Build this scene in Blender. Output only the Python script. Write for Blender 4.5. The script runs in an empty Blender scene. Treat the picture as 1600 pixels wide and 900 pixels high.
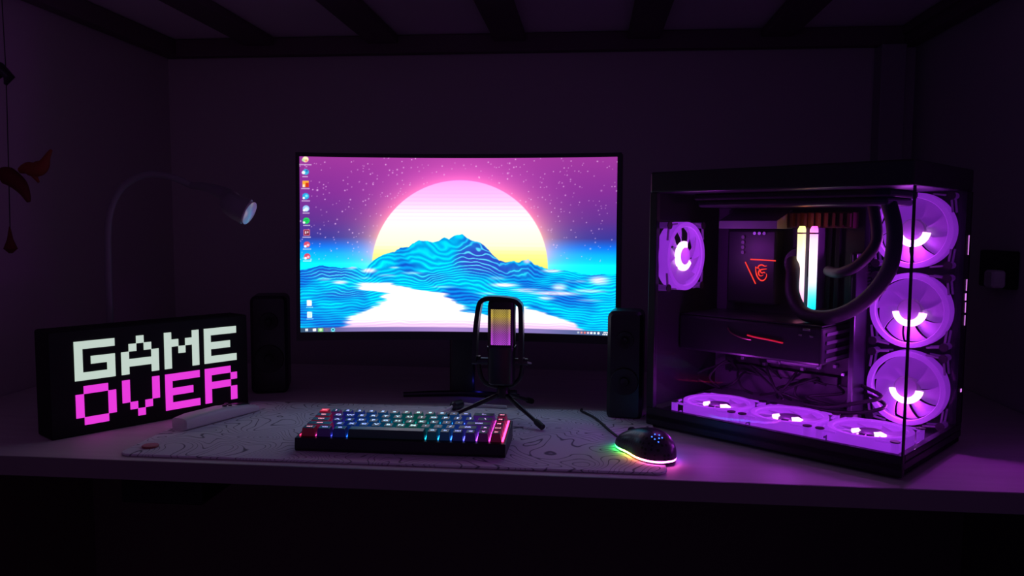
import bpy, bmesh, math, random
import numpy as np
from mathutils import Vector, Matrix, Euler

SC = bpy.context.scene
COL = SC.collection
PI = math.pi
random.seed(4)

# ------------------------------------------------------------ camera, world, exposure
DZ = 0.74                                   # height of the desk top
CAM_H = 0.3412
F_PX, PITCH, YAW, ROLL = 1236.3, 0.0787, 0.0986, 0.0054
cam_data = bpy.data.cameras.new('camera')
cam = bpy.data.objects.new('camera', cam_data); COL.objects.link(cam)
cam.location = (0, 0, DZ + CAM_H)
cam_data.sensor_width = 36.0
cam_data.lens = F_PX / 1600 * 36.0
cam_data.clip_start = 0.02
Rm = Matrix.Rotation(YAW, 3, 'Z') @ Matrix.Rotation(-PITCH, 3, 'X')
r_, f_, u_ = Rm.col[0].copy(), Rm.col[1].copy(), Rm.col[2].copy()
cr, sr = math.cos(ROLL), math.sin(ROLL)
r2 = r_ * cr + u_ * sr; u2 = u_ * cr - r_ * sr
M3 = Matrix((r2, u2, -f_)).transposed()
cam.rotation_euler = M3.to_euler()
SC.camera = cam

W = bpy.data.worlds.new('dark_room_fill'); SC.world = W
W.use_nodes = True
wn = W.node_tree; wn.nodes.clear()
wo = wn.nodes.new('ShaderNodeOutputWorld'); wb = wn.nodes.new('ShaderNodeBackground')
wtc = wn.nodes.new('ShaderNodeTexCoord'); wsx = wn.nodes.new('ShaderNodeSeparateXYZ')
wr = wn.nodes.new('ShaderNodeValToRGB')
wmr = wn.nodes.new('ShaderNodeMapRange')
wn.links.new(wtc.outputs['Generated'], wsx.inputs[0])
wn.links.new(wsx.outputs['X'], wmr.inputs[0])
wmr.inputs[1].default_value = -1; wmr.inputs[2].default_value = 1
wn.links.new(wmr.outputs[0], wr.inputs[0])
# added room fill: a little blue from the left, red-violet from the right
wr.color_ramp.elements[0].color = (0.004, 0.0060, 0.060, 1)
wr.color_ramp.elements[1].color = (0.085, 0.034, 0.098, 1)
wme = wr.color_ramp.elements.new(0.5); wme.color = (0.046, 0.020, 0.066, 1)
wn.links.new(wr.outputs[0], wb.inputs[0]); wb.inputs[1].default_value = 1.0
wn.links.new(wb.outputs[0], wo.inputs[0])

SC.view_settings.view_transform = 'Standard'
SC.view_settings.look = 'None'
SC.view_settings.gamma = 1
SC.view_settings.exposure = 0.0
SC.view_settings.use_curve_mapping = False

# ------------------------------------------------------------ helpers
def srgb(r, g, b):
    f = lambda c: (c / 255 / 12.92) if c / 255 <= 0.04045 else ((c / 255 + 0.055) / 1.055) ** 2.4
    return (f(r), f(g), f(b))

def mat(name, col, rough=0.5, metal=0.0, emit=None, es=0.0, spec=0.5, trans=0.0):
    m = bpy.data.materials.new(name); m.use_nodes = True
    b = m.node_tree.nodes['Principled BSDF']
    b.inputs['Base Color'].default_value = (*col, 1)
    b.inputs['Roughness'].default_value = rough
    b.inputs['Metallic'].default_value = metal
    b.inputs['Specular IOR Level'].default_value = spec
    if emit:
        b.inputs['Emission Color'].default_value = (*emit, 1)
        b.inputs['Emission Strength'].default_value = es
    # a little wear in the roughness keeps every surface procedural
    nt = m.node_tree
    tc = nt.nodes.new('ShaderNodeTexCoord'); n = nt.nodes.new('ShaderNodeTexNoise'); mr = nt.nodes.new('ShaderNodeMapRange')
    n.inputs['Scale'].default_value = 40
    nt.links.new(tc.outputs['Object'], n.inputs['Vector']); nt.links.new(n.outputs['Fac'], mr.inputs[0])
    mr.inputs[3].default_value = max(0.02, rough - 0.06); mr.inputs[4].default_value = min(1, rough + 0.06)
    nt.links.new(mr.outputs[0], b.inputs['Roughness'])
    return m

def vcol_mat(name, strength, base=(0.02, 0.02, 0.02), rough=0.3, spec=0.5):
    m = mat(name, base, rough, spec=spec)
    nt = m.node_tree; b = nt.nodes['Principled BSDF']
    a = nt.nodes.new('ShaderNodeAttribute'); a.attribute_name = 'Col'
    nt.links.new(a.outputs['Color'], b.inputs['Emission Color'])
    b.inputs['Emission Strength'].default_value = strength
    return m

class MB:
    def __init__(self): self.v = []; self.f = []; self.c = []; self.mi = []; self.cur = 0
    def quad_faces(self, faces, base): 
        for f in faces: self.f.append([base + i for i in f]); self.mi.append(self.cur)
    def addv(self, vs, col=None):
        b = len(self.v); self.v += [tuple(x) for x in vs]; self.c += [col or (0, 0, 0)] * len(vs); return b
    def box(self, x0, y0, z0, x1, y1, z1, M=None, col=None):
        vs = [Vector(p) for p in ((x0,y0,z0),(x1,y0,z0),(x1,y1,z0),(x0,y1,z0),(x0,y0,z1),(x1,y0,z1),(x1,y1,z1),(x0,y1,z1))]
        if M: vs = [M @ p for p in vs]
        b = self.addv(vs, col)
        self.quad_faces([(0,3,2,1),(4,5,6,7),(0,1,5,4),(1,2,6,5),(2,3,7,6),(3,0,4,7)], b); return self
    def rbox(self, x0, y0, z0, x1, y1, z1, r=0.003, seg=3, M=None, col=None, axis='z'):
        """box with rounded edges along one axis and softly chamfered ends"""
        def loop(ins, off):
            pts = []
            if axis == 'z': a0,a1,b0,b1 = x0,x1,y0,y1
            elif axis == 'y': a0,a1,b0,b1 = x0,x1,z0,z1
            else: a0,a1,b0,b1 = y0,y1,z0,z1
            rr = r
            for cx, cy, st in ((a1-rr,b1-rr,0),(a0+rr,b1-rr,PI/2),(a0+rr,b0+rr,PI),(a1-rr,b0+rr,1.5*PI)):
                for k in range(seg+1):
                    t = st + k/seg*PI/2
                    q = (cx + (rr-ins)*math.cos(t), cy + (rr-ins)*math.sin(t))
                    pts.append(q)
            out = []
            for a, b_ in pts:
                if axis == 'z': out.append(Vector((a, b_, off)))
                elif axis == 'y': out.append(Vector((a, off, b_)))
                else: out.append(Vector((off, a, b_)))
            return out
        lo, hi = {'z': (z0, z1), 'y': (y0, y1), 'x': (x0, x1)}[axis]
        e = min(r*0.5, (hi-lo)*0.3)
        loops = [loop(e, lo), loop(0, lo+e), loop(0, hi-e), loop(e, hi)]
        self.loft(loops, M=M, col=col, flip=(axis == 'y')); return self
    def loft(self, loops, M=None, col=None, cap=True, flip=False, closed=True):
        n = len(loops[0]); b0 = len(self.v)
        for L in loops:
            self.addv([M @ Vector(p) for p in L] if M else L, col)
        for i in range(len(loops)-1):
            for k in range(n if closed else n-1):
                a = b0 + i*n + k; b = b0 + i*n + (k+1) % n; c = b + n; d = a + n
                self.f.append([a, d, c, b] if flip else [a, b, c, d]); self.mi.append(self.cur)
        if cap:
            lo = [b0 + k for k in range(n)]; hi = [b0 + (len(loops)-1)*n + k for k in range(n)]
            self.f.append(lo if flip else lo[::-1]); self.mi.append(self.cur)
            self.f.append(hi[::-1] if flip else hi); self.mi.append(self.cur)
    def cyl(self, p0, p1, r0, r1=None, n=20, col=None, cap=True):
        r1 = r0 if r1 is None else r1
        self.tube([p0, p1], [r0, r1], n, col, cap); return self
    def tube(self, pts, rad, n=12, col=None, cap=True):
        pts = [Vector(p) for p in pts]
        if not hasattr(rad, '__len__'): rad = [rad]*len(pts)
        loops = []; prev = None
        for i, p in enumerate(pts):
            t = (pts[min(i+1, len(pts)-1)] - pts[max(i-1, 0)]).normalized()
            if prev is None:
                ref = Vector((0,0,1)) if abs(t.z) < 0.9 else Vector((1,0,0))
                a = t.cross(ref).normalized()
            else:
                a = (prev - t*prev.dot(t)).normalized()
            prev = a; b = t.cross(a)
            loops.append([p + (a*math.cos(2*PI*k/n) + b*math.sin(2*PI*k/n))*rad[i] for k in range(n)])
        self.loft(loops, col=col, cap=cap); return self
    def revolve(self, prof, n=40, M=None, a0=0, a1=2*PI, col=None):
        """prof: list of (r, z) closed outline, revolved about z"""
        full = abs(a1-a0-2*PI) < 1e-6
        m = n if full else n+1
        loops = []
        for i in range(m):
            t = a0 + (a1-a0)*i/n
            L = [Vector((r*math.cos(t), r*math.sin(t), z)) for r, z in prof]
            if M: L = [M @ p for p in L]
            loops.append(L)
        k = len(prof); b0 = len(self.v)
        for L in loops: self.addv(L, col)
        for i in range(n):
            j = (i+1) % m
            for q in range(k):
                q2 = (q+1) % k
                self.f.append([b0+i*k+q, b0+j*k+q, b0+j*k+q2, b0+i*k+q2]); self.mi.append(self.cur)
        if not full:
            self.f.append([b0+q for q in range(k)]); self.mi.append(self.cur)
            self.f.append([b0+(m-1)*k+q for q in range(k)][::-1]); self.mi.append(self.cur)
        return self
    def build(self, name, material, parent=None, smooth=True, mats=None, bevel=0):
        me = bpy.data.meshes.new(name)
        me.from_pydata(self.v, [], self.f); 
        for mm in (mats or [material]): me.materials.append(mm)
        if mats: me.polygons.foreach_set('material_index', self.mi)
        if any(c != (0,0,0) for c in self.c):
            at = me.color_attributes.new('Col', 'FLOAT_COLOR', 'POINT')
            at.data.foreach_set('color', [q for c in self.c for q in (*c, 1.0)])
        bm = bmesh.new(); bm.from_mesh(me)
        bmesh.ops.recalc_face_normals(bm, faces=bm.faces)
        if smooth:
            for f in bm.faces: f.smooth = True
            for e in bm.edges:
                if len(e.link_faces) == 2 and e.calc_face_angle(0) > 0.6: e.smooth = False
        bm.to_mesh(me); bm.free()
        o = bpy.data.objects.new(name, me); COL.objects.link(o)
        if parent: o.parent = parent
        if bevel:
            b = o.modifiers.new('bevel', 'BEVEL'); b.width = bevel; b.segments = 2; b.limit_method = 'ANGLE'
        return o

def thing(name, label, cat, loc=(0,0,0), rz=0, group=None):
    o = bpy.data.objects.new(name, None); COL.objects.link(o)
    o.empty_display_size = 0.05
    o.location = loc; o.rotation_euler = (0, 0, rz)
    o['label'] = label; o['category'] = cat
    if group: o['group'] = group
    return o
def tag(o, label, cat, group=None):
    o['label'] = label; o['category'] = cat
    if group: o['group'] = group
    return o
def struct(o): o['kind'] = 'structure'; return o
def point(name, loc, power, col, radius=0.01, parent=None):
    l = bpy.data.lights.new(name, 'POINT'); l.energy = power; l.color = col; l.shadow_soft_size = radius
    o = bpy.data.objects.new(name, l); COL.objects.link(o); o.location = loc
    if parent: o.parent = parent
    return o
def smooth_path(pts, n=8):
    pts = [Vector(p) for p in pts]; out = []
    for i in range(len(pts)-1):
        p0 = pts[max(i-1,0)]; p1 = pts[i]; p2 = pts[i+1]; p3 = pts[min(i+2,len(pts)-1)]
        for k in range(n):
            t = k/n
            out.append(0.5*((2*p1)+(p2-p0)*t+(2*p0-5*p1+4*p2-p3)*t*t+(3*p1-p0-3*p2+p3)*t**3))
    out.append(pts[-1]); return out

# ------------------------------------------------------------ materials
def wall_mat(name, col, bump=0.15):
    m = mat(name, col, 0.85, spec=0.2)
    nt = m.node_tree; b = nt.nodes['Principled BSDF']
    tc = nt.nodes.new('ShaderNodeTexCoord'); n = nt.nodes.new('ShaderNodeTexNoise'); bp = nt.nodes.new('ShaderNodeBump')
    n.inputs['Scale'].default_value = 120; bp.inputs['Strength'].default_value = bump; bp.inputs['Distance'].default_value = 0.002
    nt.links.new(tc.outputs['Object'], n.inputs['Vector']); nt.links.new(n.outputs['Fac'], bp.inputs['Height'])
    nt.links.new(bp.outputs[0], b.inputs['Normal'])
    return m
M_wall = wall_mat('painted_wall', (0.55, 0.50, 0.52))
M_floor = mat('floor_laminate', (0.05, 0.035, 0.03), 0.5)
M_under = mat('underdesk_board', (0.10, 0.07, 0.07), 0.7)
M_bedw = mat('bed_wood', (0.17, 0.12, 0.14), 0.7, spec=0.2)
M_bedpan = mat('bed_base_fabric', (0.82, 0.76, 0.80), 0.9)
M_black = mat('black_plastic', (0.012, 0.012, 0.014), 0.38)
M_blackm = mat('black_matte', (0.008, 0.008, 0.009), 0.7, spec=0.25)
M_metal = mat('dark_metal', (0.06, 0.06, 0.07), 0.35, 0.8)
M_chrome = mat('bright_metal', (0.7, 0.7, 0.75), 0.2, 1.0)
M_tray = mat('tray_paint', (0.10, 0.09, 0.11), 0.5)
M_white = mat('white_plastic', (0.66, 0.64, 0.66), 0.45)
M_rubber = mat('black_rubber', (0.01, 0.01, 0.01), 0.6)

# desk laminate: pale with faint wood figure
M_desk = mat('desk_laminate', (0.62, 0.56, 0.58), 0.55, spec=0.35)
nt = M_desk.node_tree; b = nt.nodes['Principled BSDF']
tc = nt.nodes.new('ShaderNodeTexCoord'); mp = nt.nodes.new('ShaderNodeMapping'); n = nt.nodes.new('ShaderNodeTexNoise'); cr_ = nt.nodes.new('ShaderNodeValToRGB')
mp.inputs['Scale'].default_value = (1.5, 22, 22); n.inputs['Scale'].default_value = 3; n.inputs['Detail'].default_value = 6
cr_.color_ramp.elements[0].color = (0.50, 0.44, 0.45, 1); cr_.color_ramp.elements[1].color = (0.66, 0.60, 0.61, 1)
nt.links.new(tc.outputs['Object'], mp.inputs[0]); nt.links.new(mp.outputs[0], n.inputs['Vector']); nt.links.new(n.outputs['Fac'], cr_.inputs[0]); nt.links.new(cr_.outputs[0], b.inputs['Base Color'])
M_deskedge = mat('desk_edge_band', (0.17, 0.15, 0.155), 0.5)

# desk mat: white cloth printed with black contour lines
M_mat = mat('contour_print_cloth', (0.6, 0.6, 0.62), 0.9, spec=0.1)
nt = M_mat.node_tree; b = nt.nodes['Principled BSDF']
def N(t): return nt.nodes.new(t)
tc = N('ShaderNodeTexCoord'); n = N('ShaderNodeTexNoise'); n.inputs['Scale'].default_value = 6.5; n.inputs['Detail'].default_value = 2.2; n.inputs['Roughness'].default_value = 0.4; n.inputs['Distortion'].default_value = 0.6
mu = N('ShaderNodeMath'); mu.operation = 'MULTIPLY'; mu.inputs[1].default_value = 38
fr = N('ShaderNodeMath'); fr.operation = 'FRACT'
sb = N('ShaderNodeMath'); sb.operation = 'SUBTRACT'; sb.inputs[1].default_value = 0.5
ab = N('ShaderNodeMath'); ab.operation = 'ABSOLUTE'
gt = N('ShaderNodeMapRange'); gt.inputs[1].default_value = 0.03; gt.inputs[2].default_value = 0.09
mx = N('ShaderNodeMixRGB'); mx.inputs[1].default_value = (0.20, 0.20, 0.24, 1); mx.inputs[2].default_value = (0.76, 0.76, 0.80, 1)
nt.links.new(tc.outputs['Object'], n.inputs['Vector']); nt.links.new(n.outputs['Fac'], mu.inputs[0]); nt.links.new(mu.outputs[0], fr.inputs[0])
nt.links.new(fr.outputs[0], sb.inputs[0]); nt.links.new(sb.outputs[0], ab.inputs[0]); nt.links.new(ab.outputs[0], gt.inputs[0])
nt.links.new(gt.outputs[0], mx.inputs[0]); nt.links.new(mx.outputs[0], b.inputs['Base Color'])

def glass_mat():
    m = bpy.data.materials.new('tempered_glass'); m.use_nodes = True
    nt = m.node_tree; nt.nodes.clear()
    o = nt.nodes.new('ShaderNodeOutputMaterial'); t = nt.nodes.new('ShaderNodeBsdfTransparent'); g = nt.nodes.new('ShaderNodeBsdfGlossy')
    mx = nt.nodes.new('ShaderNodeMixShader'); fr = nt.nodes.new('ShaderNodeFresnel')
    gm = nt.nodes.new('ShaderNodeNewGeometry'); im = nt.nodes.new('ShaderNodeMapRange')     # same reflectance on both faces of the pane
    im.inputs[3].default_value = 1.35; im.inputs[4].default_value = 1/1.35
    nt.links.new(gm.outputs['Backfacing'], im.inputs[0]); nt.links.new(im.outputs[0], fr.inputs[0])
    tc = nt.nodes.new('ShaderNodeTexCoord'); ns = nt.nodes.new('ShaderNodeTexNoise'); ns.inputs['Scale'].default_value = 30
    mr = nt.nodes.new('ShaderNodeMapRange'); mr.inputs[3].default_value = 0.01; mr.inputs[4].default_value = 0.05
    nt.links.new(tc.outputs['Object'], ns.inputs['Vector']); nt.links.new(ns.outputs['Fac'], mr.inputs[0]); nt.links.new(mr.outputs[0], g.inputs['Roughness'])
    t.inputs[0].default_value = (0.94, 0.94, 0.95, 1)
    nt.links.new(fr.outputs[0], mx.inputs[0]); nt.links.new(t.outputs[0], mx.inputs[1]); nt.links.new(g.outputs[0], mx.inputs[2]); nt.links.new(mx.outputs[0], o.inputs[0])
    return m
M_glass = glass_mat()

PUR = (0.40, 0.035, 0.95)
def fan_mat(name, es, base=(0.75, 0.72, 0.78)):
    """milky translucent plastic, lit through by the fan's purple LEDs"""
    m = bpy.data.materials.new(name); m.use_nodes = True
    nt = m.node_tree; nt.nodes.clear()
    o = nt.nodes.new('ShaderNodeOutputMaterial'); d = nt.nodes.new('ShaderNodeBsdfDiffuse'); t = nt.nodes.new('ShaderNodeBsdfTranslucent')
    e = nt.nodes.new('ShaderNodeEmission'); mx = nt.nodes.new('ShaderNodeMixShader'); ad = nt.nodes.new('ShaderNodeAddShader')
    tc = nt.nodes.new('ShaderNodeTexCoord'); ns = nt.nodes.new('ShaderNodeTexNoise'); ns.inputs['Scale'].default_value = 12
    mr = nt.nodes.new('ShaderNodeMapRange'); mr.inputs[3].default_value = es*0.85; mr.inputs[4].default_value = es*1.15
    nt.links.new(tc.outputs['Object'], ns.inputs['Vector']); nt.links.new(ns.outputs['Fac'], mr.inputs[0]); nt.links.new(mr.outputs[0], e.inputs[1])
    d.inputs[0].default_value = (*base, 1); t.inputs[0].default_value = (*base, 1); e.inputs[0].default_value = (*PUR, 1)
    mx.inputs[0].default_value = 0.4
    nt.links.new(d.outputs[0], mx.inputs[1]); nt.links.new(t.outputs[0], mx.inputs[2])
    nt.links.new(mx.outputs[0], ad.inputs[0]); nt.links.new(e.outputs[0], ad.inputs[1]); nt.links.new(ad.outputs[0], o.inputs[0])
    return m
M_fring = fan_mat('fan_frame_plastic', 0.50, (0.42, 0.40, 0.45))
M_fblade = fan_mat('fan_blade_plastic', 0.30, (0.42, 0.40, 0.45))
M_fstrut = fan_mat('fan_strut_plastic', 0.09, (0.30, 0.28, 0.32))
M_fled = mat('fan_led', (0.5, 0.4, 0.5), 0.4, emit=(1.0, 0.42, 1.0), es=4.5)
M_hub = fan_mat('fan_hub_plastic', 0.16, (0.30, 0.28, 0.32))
M_hubdark = mat('fan_hub_dark', (0.03, 0.02, 0.04), 0.5)

# ------------------------------------------------------------ the room
XL, XR, YB, YF = -1.155, 0.80, 2.10, 0.2
YD0, YD1 = 1.06, 1.86
def wallbox(name, a, m): return struct(MB().box(*a).build(name, m, smooth=False))
wallbox('wall_back', (XL-0.1, YB, 0, XR+0.1, YB+0.1, 2.45), M_wall)
wallbox('wall_left', (XL-0.1, YF, 0, XL, YB, 2.45), M_wall)
wallbox('wall_right', (XR, YF+0.3, 0, XR+0.1, YB, 2.45), M_wall)
wallbox('floor', (XL-0.1, -0.6, -0.05, XR+0.1, YB+0.1, 0), M_floor)
wallbox('ceiling', (XL-0.1, YF, 2.45, XR+0.1, YB+0.1, 2.5), M_wall)

# loft bed seen from below
BZ = DZ + 0.80
bed = thing('loft_bed', 'dark wooden loft bed whose slats form the roof over the desk', 'bed', (XL, YB, 0))
def bedbox(n, x0, y0, z0, x1, y1, z1, m, bev=0.003): 
    return MB().box(x0-XL, y0-YB, z0, x1-XL, y1-YB, z1).build(n, m, bed, False, bevel=bev)
for sx in (-1.20, -0.878, -0.545, -0.213, 0.128, 0.456, 0.79):
    x0 = max(XL+0.02, sx-0.040); x1 = min(XR-0.02, sx+0.040)
    if x1 > x0: bedbox('slat', x0, 1.16, BZ+0.012, x1, YB-0.04, BZ+0.034, M_bedw)
bedbox('mattress_base', XL+0.012, 1.12, BZ+0.0345, XR-0.012, YB-0.012, BZ+0.06, M_bedpan, 0)
bedbox('back_rail', XL+0.04, YB-0.038, BZ-0.012, XR-0.04, YB-0.004, BZ+0.0335, M_bedw)
bedbox('side_rail', XL+0.004, 1.06, BZ-0.012, XL+0.04, YB-0.004, BZ+0.0335, M_bedw)
bedbox('side_rail', XR-0.04, 1.06, BZ-0.012, XR-0.004, YB-0.004, BZ+0.0335, M_bedw)
bedbox('front_rail', XL+0.004, 1.06, BZ+0.03, XR-0.004, 1.10, BZ+0.18, M_bedw)
bedbox('bed_post', XR-0.10, YB-0.055, 0, XR-0.041, YB-0.0005, BZ-0.0125, mat('painted_post', (0.36, 0.32, 0.35), 0.8))

# desk
desk = thing('desk', 'pale laminate desk running from wall to wall under the bed', 'desk', (XL+0.003, YD0, 0))
W_ = XR - XL - 0.006
MB().box(0, 0.0015, DZ-0.028, W_, YD1-YD0, DZ).build('desktop', M_desk, desk, False)
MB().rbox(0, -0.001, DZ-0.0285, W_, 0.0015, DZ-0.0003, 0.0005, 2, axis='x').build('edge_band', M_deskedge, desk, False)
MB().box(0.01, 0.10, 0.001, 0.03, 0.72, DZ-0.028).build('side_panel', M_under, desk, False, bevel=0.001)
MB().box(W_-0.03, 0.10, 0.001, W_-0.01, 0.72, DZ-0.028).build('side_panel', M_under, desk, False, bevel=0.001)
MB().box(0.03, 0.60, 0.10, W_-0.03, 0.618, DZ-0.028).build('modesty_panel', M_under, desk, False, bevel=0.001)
# black box under the desktop
t = thing('under_desk_box', 'small black box hung under the left end of the desktop', 'box', (-0.635, 1.17, DZ-0.028))
MB().rbox(-0.064, -0.07, -0.050, 0.064, 0.07, -0.0035, 0.004, 3).build('housing', M_blackm, t)
MB().box(-0.07, -0.05, -0.0035, 0.07, 0.05, 0.0).build('mounting_plate', M_black, t, False)

# wall-mounted dark box on the right
t = thing('wall_box', 'small dark box with a pale plug fixed to the right wall', 'socket', (XR, 1.62, DZ+0.262))
MB().rbox(-0.022, -0.055, -0.036, -0.0005, 0.055, 0.036, 0.004, 3, axis='x').build('housing', M_black, t)
MB().rbox(-0.048, -0.054, -0.034, -0.0225, -0.020, 0.000, 0.007, 4, axis='x').build('plug', M_white, t)

# ------------------------------------------------------------ desk mat
MATX, MATY = -0.690, 1.078
mt = MB()
mt.rbox(0, 0, 0, 0.80, 0.36, 0.0035, 0.018, 6)
mato = mt.build('desk_mat', M_mat); mato.location = (MATX, MATY, DZ+0.0003)
tag(mato, 'large white desk mat printed with black contour lines under the keyboard', 'desk mat')
cn = MB(); cn.revolve([(0.0001, 0), (0.0115, 0), (0.0125, 0.0015), (0.0115, 0.003), (0.0001, 0.0034)], 32)
co = cn.build('small_disc', mat('reddish_plastic', (0.35, 0.08, 0.08), 0.5)); co.location = (-0.660, 1.117, DZ+0.0040)
tag(co, 'small reddish flat disc on the front left corner of the desk mat', 'disc')
MT = DZ + 0.0038          # top of the mat

# ------------------------------------------------------------ monitor
MX, MY, MANG, MZT = -0.544, 1.4478, 0.0498, 0.4681
SW, SH = 0.592, 0.330
mon = thing('monitor', 'curved monitor showing a neon sunset over blue mountains', 'monitor', (MX, MY, DZ), MANG)
RC = 1.25
def curve_pt(s, off=0.0):
    """s along chord -SW/2..SW/2 -> local x, y (centre set back)"""
    sag0 = RC - math.sqrt(RC*RC - (SW/2)**2)
    th = math.asin(max(-0.5, min(0.5, s/RC)))
    y = RC*math.cos(th) - math.sqrt(RC*RC - (SW/2)**2)
    return SW/2 + s + math.sin(th)*off, y + math.cos(th)*off
TILT = 0.03   # screen leans back a little: top farther
def mpt(s, z, off=0.0):
    x, y = curve_pt(s, off)
    return (x, y + (z-MZT)*TILT, z)
def panel(s0, s1, z0, z1, o0, o1, n=40, r=0):
    mb = MB(); loops = []
    for i in range(n+1):
        s = s0 + (s1-s0)*i/n
        loops.append([mpt(s, z0, o0), mpt(s, z0, o1), mpt(s, z1, o1), mpt(s, z1, o0)])
    mb.loft(loops); return mb
zt, zb = MZT, MZT-SH
panel(-SW/2-0.006, SW/2+0.006, zb-0.004, zt+0.006, 0.004, 0.024).build('back_shell', M_black, mon)
panel(-SW/2-0.007, -SW/2, zb-0.0, zt+0.0, -0.002, 0.0038, 1).build('side_bezel', M_black, mon)
panel(SW/2, SW/2+0.007, zb-0.0, zt+0.0, -0.002, 0.0038, 1).build('side_bezel', M_black, mon)
panel(-SW/2-0.007, SW/2+0.007, zt, zt+0.0075, -0.002, 0.0038).build('top_bezel', M_black, mon)
panel(-SW/2-0.007, SW/2+0.007, zb-0.016, zb, -0.003, 0.0045).build('chin', M_black, mon)
# stand
cxm, cym = curve_pt(0, 0.03)
MB().rbox(cxm-0.11, cym-0.006, 0.24, cxm+0.11, cym+0.022, 0.38, 0.02, 5, axis='y').build('rear_bulge', M_black, mon)
MB().rbox(cxm-0.025, cym+0.018, 0.006, cxm+0.025, cym+0.034, 0.36, 0.006, 3).build('stand_neck', M_black, mon)
sb_ = MB()
for s in (-1, 1):
    sb_.tube([(cxm, cym+0.02, 0.006), (cxm+s*0.06, cym+0.01, 0.006), (cxm+s*0.115, cym+0.0, 0.0055)], [0.006, 0.0058, 0.005], 10)
sb_.tube([(cxm, cym+0.02, 0.006), (cxm, cym+0.10, 0.006)], 0.0058, 10)
sb_.build('stand_foot', M_metal, mon)
pl_ = mpt(0.03, zb-0.006, 0.026)
MB().cyl((pl_[0]-0.006, pl_[1], pl_[2]), (pl_[0]+0.006, pl_[1], pl_[2]), 0.0011, n=10).build('added_blue_glow', mat('added_blue_emitter', (0.1, 0.1, 0.5), 0.4, emit=(0.05, 0.06, 1.0), es=2.0), mon)  # added unseen source, hidden behind the chin for a blue glow on the desk
point('added_blue_glow_lamp', (pl_[0], pl_[1]+0.03, 0.03), 0.004, (0.06, 0.05, 1.0), 0.004, mon)  # added lamp that throws the blue glow

# ---- the picture on the screen
NXV, NYV = 704, 392
rng = np.random.RandomState(7)
def vnoise(X, Y, sx, sy, seed):
    r = np.random.RandomState(seed); g = r.rand(256, 256)
    x = X/sx; y = Y/sy; xi = np.floor(x).astype(int); yi = np.floor(y).astype(int); fx = x-xi; fy = y-yi
    fx = fx*fx*(3-2*fx); fy = fy*fy*(3-2*fy)
    a = g[yi % 256, xi % 256]; b_ = g[yi % 256, (xi+1) % 256]; c = g[(yi+1) % 256, xi % 256]; d = g[(yi+1) % 256, (xi+1) % 256]
    return (a*(1-fx)+b_*fx)*(1-fy) + (c*(1-fx)+d*fx)*fy
def fbm(X, Y, sx, sy, seed, o=4):
    s = 0; a = 0.5; t = 0
    for k in range(o):
        s = s + a*vnoise(X, Y, sx, sy, seed+k); t += a; a *= 0.5; sx /= 2; sy /= 2
    return s/t
def lin(c):
    c = np.asarray(c, float)/255
    return np.where(c <= 0.04045, c/12.92, ((c+0.055)/1.055)**2.4)
def mixc(a, b_, t): return a*(1-t[..., None]) + np.asarray(b_, float)*t[..., None]
def sst(a, b_, x): t = np.clip((x-a)/(b_-a), 0, 1); return t*t*(3-2*t)
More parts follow.
